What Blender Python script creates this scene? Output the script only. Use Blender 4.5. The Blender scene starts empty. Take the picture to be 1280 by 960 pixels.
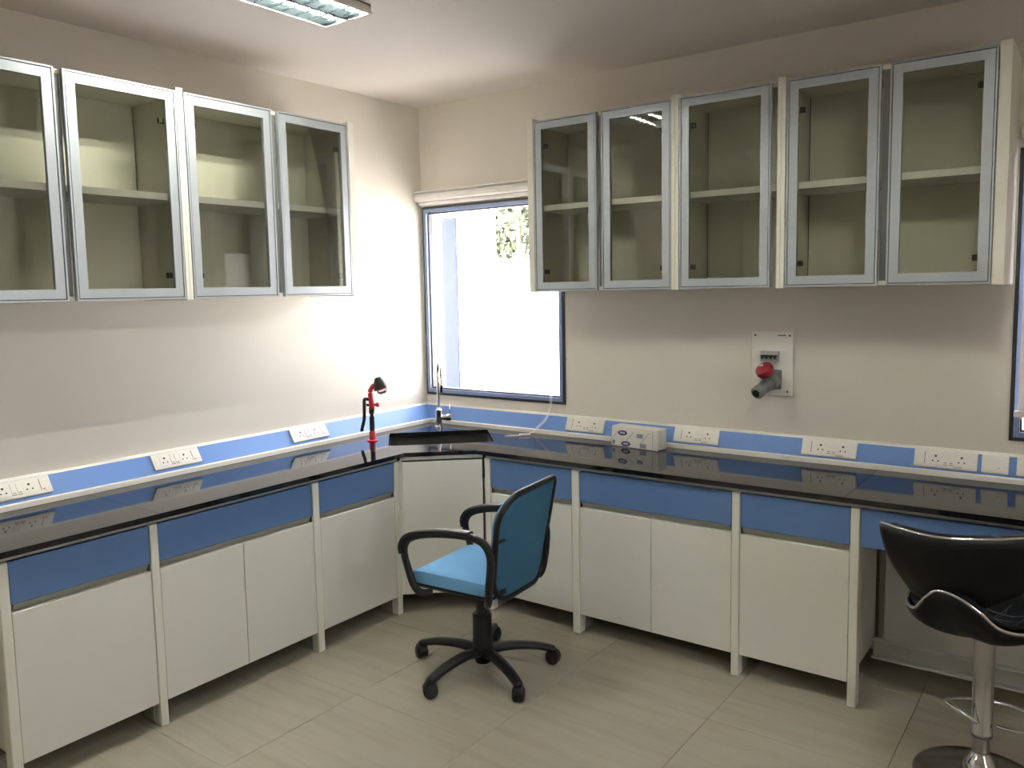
import bpy, bmesh, math, random
from mathutils import Vector, Matrix
from mathutils.geometry import tessellate_polygon

random.seed(7)
PI = math.pi
scene = bpy.context.scene
COL = scene.collection

# ---------------------------------------------------------------- camera
CAM = Vector((3.7392, -4.1426, 1.779)); YAW, PITCH, ROLL = 0.638, -0.0984, -0.0195
fw = Vector((-math.sin(YAW) * math.cos(PITCH), math.cos(YAW) * math.cos(PITCH), math.sin(PITCH)))
rt = Vector((math.cos(YAW), math.sin(YAW), 0.0)); up = rt.cross(fw)
r2 = math.cos(ROLL) * rt + math.sin(ROLL) * up
u2 = -math.sin(ROLL) * rt + math.cos(ROLL) * up
cd = bpy.data.cameras.new('camera'); cam = bpy.data.objects.new('camera', cd); COL.objects.link(cam)
m = Matrix((r2, u2, -fw)).transposed().to_4x4(); m.translation = CAM
cam.matrix_world = m
cd.sensor_width = 36; cd.lens = 1027.2 / 1280 * 36
cd.shift_x = 8.85 / 1280; cd.shift_y = -17.4 / 1280
cd.clip_start = 0.05; cd.clip_end = 300
scene.camera = cam

# ---------------------------------------------------------------- world, sun, exposure
SKY = 17.0
w = bpy.data.worlds.new('sky'); scene.world = w; w.use_nodes = True
bg = w.node_tree.nodes['Background']
bg.inputs[0].default_value = (0.95, 0.945, 1.0, 1); bg.inputs[1].default_value = SKY
sd = bpy.data.lights.new('sun', 'SUN'); sd.energy = 175; sd.angle = 0.02; sd.color = (1, 0.955, 0.96)
sun = bpy.data.objects.new('sun', sd); COL.objects.link(sun)
sun.rotation_euler = Vector((0.15, 0.35, -0.93)).to_track_quat('-Z', 'Y').to_euler()
TUBE = 430.0
vs = scene.view_settings
vs.view_transform = 'Standard'; vs.look = 'None'; vs.exposure = 0.30; vs.gamma = 1.0; vs.use_curve_mapping = False
scene.display_settings.display_device = 'sRGB'
scene.cycles.use_denoising = True
scene.cycles.max_bounces = 10; scene.cycles.diffuse_bounces = 6; scene.cycles.transparent_max_bounces = 24
scene.cycles.caustics_reflective = False; scene.cycles.caustics_refractive = False
scene.cycles.sample_clamp_indirect = 6.0

# ---------------------------------------------------------------- materials
def srgb(*c):
    return tuple(((v / 255) / 12.92 if v / 255 <= .04045 else ((v / 255 + .055) / 1.055) ** 2.4) for v in c) + (1.0,)

def mat(name, col, rough=0.5, metal=0.0, spec=0.5, noise=None, bump=None, emit=None, coat=0.0):
    m = bpy.data.materials.new(name); m.use_nodes = True
    nt = m.node_tree; b = nt.nodes['Principled BSDF']
    b.inputs['Base Color'].default_value = col
    b.inputs['Roughness'].default_value = rough
    b.inputs['Metallic'].default_value = metal
    b.inputs['Specular IOR Level'].default_value = spec
    b.inputs['Coat Weight'].default_value = coat
    tc = nt.nodes.new('ShaderNodeTexCoord')
    if noise:
        sc, amt, stretch = noise
        mp = nt.nodes.new('ShaderNodeMapping'); mp.inputs['Scale'].default_value = stretch
        nz = nt.nodes.new('ShaderNodeTexNoise'); nz.inputs['Scale'].default_value = sc; nz.inputs['Detail'].default_value = 5
        cr = nt.nodes.new('ShaderNodeMix'); cr.data_type = 'RGBA'
        cr.inputs['A'].default_value = tuple(max(0, c * (1 - amt)) for c in col[:3]) + (1,)
        cr.inputs['B'].default_value = tuple(min(1, c * (1 + amt)) for c in col[:3]) + (1,)
        nt.links.new(tc.outputs['Object'], mp.inputs[0]); nt.links.new(mp.outputs[0], nz.inputs['Vector'])
        nt.links.new(nz.outputs[0], cr.inputs['Factor']); nt.links.new(cr.outputs['Result'], b.inputs['Base Color'])
    if bump:
        nz2 = nt.nodes.new('ShaderNodeTexNoise'); nz2.inputs['Scale'].default_value = bump[0]; nz2.inputs['Detail'].default_value = 3
        bp = nt.nodes.new('ShaderNodeBump'); bp.inputs['Strength'].default_value = bump[1]; bp.inputs['Distance'].default_value = 0.002
        nt.links.new(tc.outputs['Object'], nz2.inputs['Vector'])
        nt.links.new(nz2.outputs[0], bp.inputs['Height']); nt.links.new(bp.outputs[0], b.inputs['Normal'])
    if emit:
        b.inputs['Emission Color'].default_value = emit[0]; b.inputs['Emission Strength'].default_value = emit[1]
    return m

def glassmat(name, tint, refl=1.0):
    m = bpy.data.materials.new(name); m.use_nodes = True; nt = m.node_tree; nt.nodes.clear()
    out = nt.nodes.new('ShaderNodeOutputMaterial'); mx = nt.nodes.new('ShaderNodeMixShader')
    tr = nt.nodes.new('ShaderNodeBsdfTransparent'); tr.inputs[0].default_value = tint
    gl = nt.nodes.new('ShaderNodeBsdfGlossy'); gl.inputs['Roughness'].default_value = 0.01
    fr = nt.nodes.new('ShaderNodeFresnel'); fr.inputs[0].default_value = 1.5
    mu = nt.nodes.new('ShaderNodeMath'); mu.operation = 'MULTIPLY'; mu.inputs[1].default_value = refl
    nt.links.new(fr.outputs[0], mu.inputs[0]); nt.links.new(mu.outputs[0], mx.inputs[0])
    nt.links.new(tr.outputs[0], mx.inputs[1]); nt.links.new(gl.outputs[0], mx.inputs[2]); nt.links.new(mx.outputs[0], out.inputs[0])
    return m

M = {}
M['wall'] = mat('wall_paint', (0.68, 0.64, 0.575, 1), 0.75, spec=0.25, noise=(2.0, 0.02, (1, 1, 1)), bump=(60, 0.08))
M['ceil'] = mat('ceiling_paint', (0.70, 0.65, 0.61, 1), 0.8, spec=0.2, noise=(1.5, 0.02, (1, 1, 1)))
M['lam'] = mat('white_laminate', (0.71, 0.705, 0.64, 1), 0.42, spec=0.4, noise=(3, 0.015, (1, 1, 1)))
M['lam2'] = mat('cream_laminate', (0.74, 0.73, 0.64, 1), 0.45, spec=0.4)
M['edge'] = mat('white_shelf_laminate', (0.92, 0.92, 0.88, 1), 0.4)
M['blue'] = mat('blue_laminate', (0.095, 0.180, 0.37, 1), 0.4, spec=0.4, noise=(4, 0.03, (1, 1, 1)))
M['bluetrunk'] = mat('blue_trunking_paint', (0.13, 0.255, 0.57, 1), 0.42, spec=0.4)
M['alu'] = mat('satin_aluminium', (0.46, 0.50, 0.53, 1), 0.5, metal=0.6, noise=(8, 0.03, (1, 1, 12)))
M['alu2'] = mat('matt_grey_channel', (0.42, 0.42, 0.38, 1), 0.5, metal=0.4)
M['dark'] = mat('dark_gap_shade_and_caps', (0.03, 0.03, 0.03, 1), 0.6)  # black for the shade inside gaps and grooves, and for real channel caps
M['hinge'] = mat('hinge_metal', (0.05, 0.055, 0.04, 1), 0.4, metal=0.3)
M['glass'] = glassmat('tinted_cabinet_glass', (0.955, 0.96, 0.92, 1), 0.8)
M['wglass'] = glassmat('window_glass', (0.985, 0.99, 0.99, 1), 0.6)
M['plast'] = mat('white_plastic', (0.76, 0.74, 0.68, 1), 0.35, spec=0.5)
M['plastw'] = mat('white_trunking_plastic', (0.78, 0.76, 0.70, 1), 0.4)
M['hole'] = mat('socket_hole_black', (0.01, 0.01, 0.01, 1), 0.5)
M['black'] = mat('black_plastic', (0.008, 0.008, 0.009, 1), 0.42, spec=0.35, bump=(300, 0.1))
M['blackp'] = mat('black_leatherette', (0.005, 0.005, 0.005, 1), 0.45, spec=0.18)
M['stitch'] = mat('grey_stitching', (0.10, 0.10, 0.10, 1), 0.5)
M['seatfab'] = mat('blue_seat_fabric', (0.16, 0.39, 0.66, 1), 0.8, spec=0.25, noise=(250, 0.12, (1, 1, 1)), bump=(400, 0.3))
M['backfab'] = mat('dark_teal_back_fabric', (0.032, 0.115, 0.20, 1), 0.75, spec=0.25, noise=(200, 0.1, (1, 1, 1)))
M['chrome'] = mat('chrome', (0.75, 0.75, 0.75, 1), 0.08, metal=1.0)
M['steel'] = mat('polished_steel', (0.55, 0.55, 0.55, 1), 0.2, metal=1.0)
M['red'] = mat('red_plastic', (0.42, 0.008, 0.03, 1), 0.35)
M['redd'] = mat('dark_red_plastic', (0.22, 0.010, 0.02, 1), 0.4)
M['grey'] = mat('grey_plastic', (0.16, 0.17, 0.165, 1), 0.45)
M['grey2'] = mat('pale_grey_plastic', (0.36, 0.38, 0.38, 1), 0.4)
M['sink'] = mat('black_sink_composite', (0.005, 0.005, 0.005, 1), 0.5, spec=0.2)
M['clear'] = glassmat('clear_plastic', (0.9, 0.9, 0.9, 1), 1.0)
M['wblue'] = mat('blue_grey_window_frame', (0.20, 0.26, 0.42, 1), 0.35, metal=0.2)
M['wdark'] = mat('dark_window_gasket', (0.02, 0.02, 0.025, 1), 0.5)
M['lilac'] = mat('white_blind_cassette', (0.72, 0.70, 0.68, 1), 0.45)
M['cord'] = mat('white_cord', (0.85, 0.83, 0.82, 1), 0.5)
M['wrap'] = mat('white_paper_wrap', (0.70, 0.69, 0.64, 1), 0.45, bump=(40, 0.6))
M['logo'] = mat('navy_logo_print', (0.03, 0.03, 0.16, 1), 0.5)
M['print'] = mat('grey_blue_print', (0.22, 0.26, 0.30, 1), 0.5)
M['stripe'] = mat('pale_lilac_print', (0.50, 0.48, 0.46, 1), 0.5)
M['lampw'] = mat('white_enamel', (0.62, 0.58, 0.53, 1), 0.5)
M['refl'] = mat('louvre_aluminium', (0.075, 0.10, 0.108, 1), 0.3, metal=0.85)
M['tube'] = mat('fluorescent_tube', (0.9, 0.9, 0.9, 1), 0.5, emit=((1.0, 0.98, 0.87, 1), TUBE))
M['ink'] = mat('dark_print', (0.06, 0.06, 0.06, 1), 0.5)
M['inkred'] = mat('red_print', (0.6, 0.2, 0.15, 1), 0.5)

def granite():
    m = mat('polished_black_granite', (0.012, 0.012, 0.014, 1), 0.06, spec=0.5)
    nt = m.node_tree; b = nt.nodes['Principled BSDF']
    tc = nt.nodes.new('ShaderNodeTexCoord'); v = nt.nodes.new('ShaderNodeTexVoronoi'); v.inputs['Scale'].default_value = 350
    r = nt.nodes.new('ShaderNodeValToRGB'); r.color_ramp.elements[0].color = (0.06, 0.06, 0.07, 1); r.color_ramp.elements[1].color = (0.008, 0.008, 0.01, 1)
    r.color_ramp.elements[0].position = 0.02; r.color_ramp.elements[1].position = 0.22
    nt.links.new(tc.outputs['Object'], v.inputs['Vector']); nt.links.new(v.outputs[0], r.inputs[0]); nt.links.new(r.outputs[0], b.inputs['Base Color'])
    return m
M['granite'] = granite()

def tilemat():
    m = mat('beige_vitrified_tile', (0.40, 0.36, 0.28, 1), 0.22, spec=0.45)
    nt = m.node_tree; b = nt.nodes['Principled BSDF']
    geo = nt.nodes.new('ShaderNodeNewGeometry'); oi = nt.nodes.new('ShaderNodeObjectInfo')
    mul = nt.nodes.new('ShaderNodeMath'); mul.operation = 'MULTIPLY'; mul.inputs[1].default_value = 40
    add = nt.nodes.new('ShaderNodeVectorMath'); add.operation = 'ADD'
    mp = nt.nodes.new('ShaderNodeMapping'); mp.inputs['Scale'].default_value = (0.8, 9, 1); mp.inputs['Rotation'].default_value = (0, 0, 0.12)
    nz = nt.nodes.new('ShaderNodeTexNoise'); nz.inputs['Scale'].default_value = 2.2; nz.inputs['Detail'].default_value = 8; nz.inputs['Roughness'].default_value = 0.6
    r = nt.nodes.new('ShaderNodeValToRGB')
    r.color_ramp.elements[0].position = 0.28; r.color_ramp.elements[0].color = (0.315, 0.285, 0.225, 1)
    r.color_ramp.elements[1].position = 0.55; r.color_ramp.elements[1].color = (0.36, 0.33, 0.265, 1)
    nt.links.new(oi.outputs['Random'], mul.inputs[0]); nt.links.new(geo.outputs['Position'], add.inputs[0]); nt.links.new(mul.outputs[0], add.inputs[1])
    nt.links.new(add.outputs[0], mp.inputs[0]); nt.links.new(mp.outputs[0], nz.inputs['Vector'])
    nt.links.new(nz.outputs[0], r.inputs[0]); nt.links.new(r.outputs[0], b.inputs['Base Color'])
    return m
M['tile'] = tilemat()
M['grout'] = mat('tile_grout', (0.16, 0.14, 0.11, 1), 0.8)

def blindmat():
    m = bpy.data.materials.new('white_blind_fabric'); m.use_nodes = True; nt = m.node_tree
    b = nt.nodes['Principled BSDF']; b.inputs['Base Color'].default_value = (0.8, 0.76, 0.74, 1); b.inputs['Roughness'].default_value = 0.8
    t = nt.nodes.new('ShaderNodeBsdfTranslucent'); t.inputs[0].default_value = (0.5, 0.46, 0.45, 1)
    mx = nt.nodes.new('ShaderNodeMixShader'); mx.inputs[0].default_value = 0.35
    nt.links.new(b.outputs[0], mx.inputs[1]); nt.links.new(t.outputs[0], mx.inputs[2]); nt.links.new(mx.outputs[0], nt.nodes['Material Output'].inputs[0])
    return m
M['blind'] = blindmat()

# ---------------------------------------------------------------- helpers
def link(name, me, parent=None, loc=(0, 0, 0), rot=None, mod=None):
    o = bpy.data.objects.new(name, me); COL.objects.link(o)
    if parent is not None: o.parent = parent
    o.location = loc
    if rot is not None: o.rotation_euler = rot
    return o

def mesh_from(verts, faces, m, smooth=False):
    me = bpy.data.meshes.new('mesh'); me.from_pydata([tuple(v) for v in verts], [], faces); me.update()
    bm = bmesh.new(); bm.from_mesh(me); bmesh.ops.recalc_face_normals(bm, faces=bm.faces); bm.to_mesh(me); bm.free()
    if m is not None: me.materials.append(m)
    if smooth:
        for p in me.polygons: p.use_smooth = True
    return me

def bm_box(bm, a, b, bev=0.0):
    lo = [min(a[i], b[i]) for i in range(3)]; hi = [max(a[i], b[i]) for i in range(3)]
    v = [bm.verts.new((x, y, z)) for x in (lo[0], hi[0]) for y in (lo[1], hi[1]) for z in (lo[2], hi[2])]
    f = [(0, 1, 3, 2), (4, 6, 7, 5), (0, 4, 5, 1), (2, 3, 7, 6), (0, 2, 6, 4), (1, 5, 7, 3)]
    fs = [bm.faces.new([v[i] for i in q]) for q in f]
    if bev > 0:
        es = list({e for q in fs for e in q.edges})
        bmesh.ops.bevel(bm, geom=es, offset=bev, segments=1, affect='EDGES')
    return v

def finish(name, bm, m, parent=None, smooth=False, loc=(0, 0, 0), rot=None):
    bmesh.ops.recalc_face_normals(bm, faces=bm.faces)
    me = bpy.data.meshes.new(name); bm.to_mesh(me); bm.free(); me.materials.append(m)
    if smooth:
        for p in me.polygons: p.use_smooth = True
    return link(name, me, parent, loc, rot)

def box(name, a, b, m, parent=None, bev=0.0015):
    bm = bmesh.new(); bm_box(bm, a, b, bev); return finish(name, bm, m, parent)

def boxes(name, lst, m, parent=None, bev=0.0):
    bm = bmesh.new()
    for a, b in lst: bm_box(bm, a, b, bev)
    return finish(name, bm, m, parent)

def empty(name, loc, label=None, cat=None, group=None, rz=0.0, kind=None):
    o = bpy.data.objects.new(name, None); COL.objects.link(o); o.location = loc; o.rotation_euler = (0, 0, rz)
    o.empty_display_size = 0.1
    tag(o, label, cat, group, kind); return o

def tag(o, label=None, cat=None, group=None, kind=None):
    if label: o['label'] = label
    if cat: o['category'] = cat
    if group: o['group'] = group
    if kind: o['kind'] = kind
    return o

def cr(pts, n=6, closed=False):
    P = [Vector(p) for p in pts]; out = []; L = len(P)
    rng = range(L) if closed else range(L - 1)
    for i in rng:
        if closed: p0, p1, p2, p3 = P[(i - 1) % L], P[i], P[(i + 1) % L], P[(i + 2) % L]
        else: p0, p1, p2, p3 = P[max(0, i - 1)], P[i], P[i + 1], P[min(L - 1, i + 2)]
        for k in range(n):
            t = k / n
            out.append(0.5 * ((2 * p1) + (p2 - p0) * t + (2 * p0 - 5 * p1 + 4 * p2 - p3) * t * t + (3 * p1 - p0 - 3 * p2 + p3) * t ** 3))
    if not closed: out.append(P[-1])
    return out

def sweep(bm, pts, ra, rb=None, seg=10, closed=False, updir=(0, 0, 1), power=1.0):
    """sweep an ellipse (half widths ra sideways, rb along updir) along the points"""
    n = len(pts); rings = []
    for i, p in enumerate(pts):
        a = pts[(i - 1) % n] if closed or i > 0 else p
        b = pts[(i + 1) % n] if closed or i < n - 1 else p
        t = (b - a).normalized(); s = t.cross(Vector(updir))
        if s.length < 1e-3: s = t.cross(Vector((1, 0, 0)))
        s.normalize(); u = s.cross(t).normalized()
        A = ra(i / (n - 1)) if callable(ra) else ra
        B = A if rb is None else (rb(i / (n - 1)) if callable(rb) else rb)
        ring = []
        for k in range(seg):
            c, d = math.cos(2 * PI * k / seg), math.sin(2 * PI * k / seg)
            c = math.copysign(abs(c) ** power, c); d = math.copysign(abs(d) ** power, d)
            ring.append(bm.verts.new(p + s * (A * c) + u * (B * d)))
        rings.append(ring)
    m_ = n if closed else n - 1
    for i in range(m_):
        r, q = rings[i], rings[(i + 1) % n]
        for k in range(seg): bm.faces.new((r[k], r[(k + 1) % seg], q[(k + 1) % seg], q[k]))
    if not closed:
        bm.faces.new(rings[0]); bm.faces.new(list(reversed(rings[-1])))

def tube(name, pts, r, m, parent=None, n=6, seg=10, closed=False, rb=None, updir=(0, 0, 1), spline=True, power=1.0):
    bm = bmesh.new(); P = cr(pts, n, closed) if spline else [Vector(p) for p in pts]
    sweep(bm, P, r, rb, seg, closed, updir, power); return finish(name, bm, m, parent, True)

def lathe(name, prof, m, parent=None, loc=(0, 0, 0), seg=24, axis=None, smooth=True):
    """prof: (radius, height) pairs; axis: direction of the height"""
    bm = bmesh.new(); q = Vector(axis).to_track_quat('Z', 'Y') if axis is not None else None
    rings = []
    for r, h in prof:
        ring = []
        for k in range(seg if r > 1e-6 else 1):
            v = Vector((r * math.cos(2 * PI * k / seg), r * math.sin(2 * PI * k / seg), h))
            if q: v = q @ v
            ring.append(bm.verts.new(v + Vector(loc)))
        rings.append(ring)
    for a, b in zip(rings, rings[1:]):
        if len(a) == 1 and len(b) == 1: continue
        for k in range(seg):
            l = (k + 1) % seg
            if len(a) == 1: bm.faces.new((a[0], b[l], b[k]))
            elif len(b) == 1: bm.faces.new((a[k], a[l], b[0]))
            else: bm.faces.new((a[k], a[l], b[l], b[k]))
    if len(rings[0]) > 1: bm.faces.new(rings[0])
    if len(rings[-1]) > 1: bm.faces.new(rings[-1])
    o = finish(name, bm, m, parent, smooth)
    if smooth:
        md = o.modifiers.new('edges', 'EDGE_SPLIT'); md.split_angle = math.radians(40)
    return o

def rrect(a, b, r, n=6):
    """rounded rectangle outline; r a number or four radii (++, -+, --, +-)"""
    r = [r] * 4 if not isinstance(r, (list, tuple)) else r
    out = []
    for (sx, sy, a0), rr in zip(((1, 1, 0), (-1, 1, 90), (-1, -1, 180), (1, -1, 270)), r):
        for k in range(n + 1):
            t = math.radians(a0 + 90 * k / n)
            out.append((sx * (a - rr) + rr * math.cos(t), sy * (b - rr) + rr * math.sin(t)))
    return out

def pillow(name, outline, top, bot, mp, m, parent=None, rings=(0, .35, .6, .8, .92, 1.0)):
    """closed cushion: outline rings from the centre out, top(s) and bot(s) give offsets, mp maps (a, b, h)"""
    bm = bmesh.new(); n = len(outline)
    cx = sum(p[0] for p in outline) / n; cy = sum(p[1] for p in outline) / n
    def ring(s, h):
        if s == 0: return [bm.verts.new(mp(cx, cy, h))]
        return [bm.verts.new(mp(cx + (p[0] - cx) * s, cy + (p[1] - cy) * s, h)) for p in outline]
    R = [ring(s, top(s)) for s in rings] + [ring(s, bot(s)) for s in reversed(rings)]
    for a, b in zip(R, R[1:]):
        for k in range(n):
            l = (k + 1) % n
            if len(a) == 1: bm.faces.new((a[0], b[k], b[l]))
            elif len(b) == 1: bm.faces.new((a[k], b[0], a[l]))
            else: bm.faces.new((a[k], b[k], b[l], a[l]))
    return finish(name, bm, m, parent, True)

def grid(name, fn, nu, nv, m, parent=None, thick=0.0, closed=False, smooth=True):
    bm = bmesh.new()
    V = [[bm.verts.new(fn(i / (nu if closed else nu - 1), j / (nv - 1))) for j in range(nv)] for i in range(nu)]
    for i in range(nu if closed else nu - 1):
        for j in range(nv - 1):
            k = (i + 1) % nu
            bm.faces.new((V[i][j], V[k][j], V[k][j + 1], V[i][j + 1]))
    if closed: bmesh.ops.remove_doubles(bm, verts=bm.verts, dist=1e-5)
    o = finish(name, bm, m, parent, smooth)
    if thick:
        md = o.modifiers.new('solid', 'SOLIDIFY'); md.thickness = thick; md.offset = 0
    return o

# ================================================================ SETTING
H = 2.973
RX, RY = 5.6, -6.6
WZ0, WZ1 = 1.081, 2.328
W1 = (0.012, 1.12); W2 = (3.395, 4.62)

box('wall_left', (-0.2, RY - 0.2, -0.1), (0, 0.2, H + 0.15), M['wall'], bev=0)['kind'] = 'structure'
boxes('wall_back', [((0.0, 0, -0.1), (RX + 0.2, 0.095, WZ0)), ((0.0, 0, WZ1), (RX + 0.2, 0.095, H + 0.15)),
                    ((0.0, 0, WZ0), (W1[0], 0.095, WZ1)), ((W1[1], 0, WZ0), (W2[0], 0.095, WZ1)), ((W2[1], 0, WZ0), (RX + 0.2, 0.095, WZ1))],
      M['wall'])['kind'] = 'structure'
W3 = (-3.0, -2.4)
boxes('wall_right', [((RX, RY - 0.2, -0.1), (RX + 0.2, 0, WZ0)), ((RX, RY - 0.2, WZ1), (RX + 0.2, 0, H + 0.15)),
                     ((RX, RY - 0.2, WZ0), (RX + 0.2, W3[0], WZ1)), ((RX, W3[1], WZ0), (RX + 0.2, 0, WZ1))], M['wall'])['kind'] = 'structure'
box('wall_front', (0, RY - 0.2, -0.1), (RX, RY, H + 0.15), M['wall'], bev=0)['kind'] = 'structure'
box('ceiling', (0, RY, H), (RX, 0, H + 0.15), M['ceil'], bev=0)['kind'] = 'structure'
floor = box('floor', (0, RY, -0.1), (RX, 0, -0.006), M['grout'], bev=0); floor['kind'] = 'structure'
T = 0.678; tile_cache = {}
xs = [0.0] + [2.465 + T * k for k in range(-3, 5) if 0 < 2.465 + T * k < RX] + [RX]
ys = [0.0] + [-1.07 + T - T * k for k in range(0, 12) if RY < -1.07 + T - T * k < 0] + [RY]
for i in range(len(xs) - 1):
    for j in range(len(ys) - 1):
        x0, x1, y0, y1 = xs[i], xs[i + 1], ys[j + 1], ys[j]
        key = (round(x1 - x0, 3), round(y1 - y0, 3))
        if key not in tile_cache:
            bm = bmesh.new(); hx, hy = (x1 - x0) / 2 - 0.0009, (y1 - y0) / 2 - 0.0009
            bm_box(bm, (-hx, -hy, -0.006), (hx, hy, 0), 0.0005); me = bpy.data.meshes.new('tile'); bm.to_mesh(me); bm.free()
            me.materials.append(M['tile']); tile_cache[key] = me
        link('tile', tile_cache[key], floor, ((x0 + x1) / 2, (y0 + y1) / 2, 0))

def window(name, x0, x1):
    e = empty(name, ((x0 + x1) / 2, 0, WZ0), kind='structure')
    def P(n, lst, m): 
        o = boxes(n, [((a[0] - e.location.x, a[1], a[2] - WZ0), (b[0] - e.location.x, b[1], b[2] - WZ0)) for a, b in lst], m, e, 0.001); return o
    def ring(i, t, ya, yb):
        a, b, c, d = x0 + i, x1 - i, WZ0 + i, WZ1 - i
        return [((a, ya, c), (a + t, yb, d)), ((b - t, ya, c), (b, yb, d)), ((a + t, ya, c), (b - t, yb, c + t)), ((a + t, ya, d - t), (b - t, yb, d))]
    P('gasket', ring(0.0, 0.016, -0.008, 0.08), M['wdark'])
    P('window_frame', ring(0.016, 0.023, -0.014, 0.08), M['wblue'])
    P('inner_gasket', ring(0.039, 0.008, 0.004, 0.06), M['wdark'])
    P('glass_pane', [((x0 + 0.046, 0.030, WZ0 + 0.046), (x1 - 0.046, 0.036, WZ1 - 0.046))], M['wglass'])
    return e
window('window_1', *W1); window('window_2', *W2)
w3 = window('window_3_unseen', 0.0, W3[1] - W3[0]); w3.rotation_euler = (0, 0, -PI / 2); w3.location = (RX, (W3[0] + W3[1]) / 2, WZ0)  # out of view in the right wall, added for soft fill light

# ================================================================ OUTSIDE
M['paving'] = mat('pale_paving', (0.62, 0.60, 0.56, 1), 0.8, noise=(3, 0.05, (1, 1, 1)))
M['render'] = mat('white_render', (0.85, 0.83, 0.80, 1), 0.8)
M['leaf'] = mat('tree_leaf', (0.032, 0.044, 0.016, 1), 0.6, noise=(1.2, 0.6, (1, 1, 1)))
M['bark'] = mat('tree_bark', (0.16, 0.09, 0.06, 1), 0.9)
M['outblue'] = mat('blue_facade_paint', (0.011, 0.014, 0.030, 1), 0.9, spec=0.03)
box('ground', (-30, -20, -0.3), (25, 30, -0.12), M['paving'], bev=0)['kind'] = 'structure'
box('wall_boundary', (-28, 9.0, -0.12), (22, 9.2, 2.36), M['render'], bev=0)['kind'] = 'structure'
tag(box('facade_column', (-1.21, 1.5, -0.12), (-0.955, 1.75, 2.40), M['outblue'], bev=0.004), 'blue painted column seen through the left edge of the window', 'column')
tag(box('facade_column', (-0.945, 1.5, -0.12), (-0.70, 1.75, 2.60), M['render'], bev=0.004), 'white rendered column outside the window, beside the blue column', 'column')
tag(box('facade_beam', (-3.2, 1.5, 2.41), (-0.96, 1.75, 2.62), M['render'], bev=0.004), 'white beam outside the window on top of the blue column', 'beam')

def tree(x, y, h, r, label, seed):
    rnd = random.Random(seed); e = empty('tree', (x, y, -0.12), label, 'tree', 'trees beyond the boundary wall')
    tube('trunk', [(0, 0, 0), (0.1, 0, h * 0.3), (-0.05, 0.1, h * 0.55), (0.1, 0, h * 0.8)], lambda t: 0.14 * (1 - 0.7 * t), M['bark'], e, n=4, seg=8)
    for k in range(4):
        a = rnd.uniform(0, 2 * PI)
        tube('branch', [(0, 0, h * (0.3 + 0.08 * k)), (0.4 * math.cos(a) * r, 0.4 * math.sin(a) * r, h * (0.45 + 0.08 * k)), (0.75 * math.cos(a) * r, 0.75 * math.sin(a) * r, h * (0.55 + 0.1 * k))], lambda t: 0.06 * (1 - 0.7 * t), M['bark'], e, n=3, seg=6)
    vs_, fs_ = [], []
    cl = [(Vector((rnd.uniform(-1, 1) * r * .75, rnd.uniform(-1, 1) * r * .75, h * rnd.uniform(0.40, 1.0))), rnd.uniform(0.3, 0.55) * r) for _ in range(22)]
    for c, cr_ in cl:
        for _ in range(420):
            d = Vector((rnd.gauss(0, 1), rnd.gauss(0, 1), rnd.gauss(0, 1))).normalized() * cr_ * rnd.uniform(0.5, 1.0)
            p = c + d; s = rnd.uniform(0.07, 0.14)
            u = Vector((rnd.gauss(0, 1), rnd.gauss(0, 1), rnd.gauss(0, 1))).normalized(); v = u.orthogonal().normalized()
            i = len(vs_); vs_ += [p - u * s, p + v * s * .5, p + u * s, p - v * s * .5]; fs_.append((i, i + 1, i + 2, i + 3))
    me = bpy.data.meshes.new('foliage'); me.from_pydata([tuple(v) for v in vs_], [], fs_); me.materials.append(M['leaf'])
    f = link('foliage', me, e); f['kind'] = 'stuff'
tree(-7.9, 12.2, 6.0, 2.1, 'green leafy tree beyond the white boundary wall, seen at the top of the window', 1)
tree(-1.0, 13.0, 6.5, 1.9, 'green leafy tree beyond the boundary wall, hidden mostly by wall cabinets', 3)
tree(3.6, 13.5, 6.5, 1.9, 'green leafy tree beyond the boundary wall, behind the second window', 4)

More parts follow.
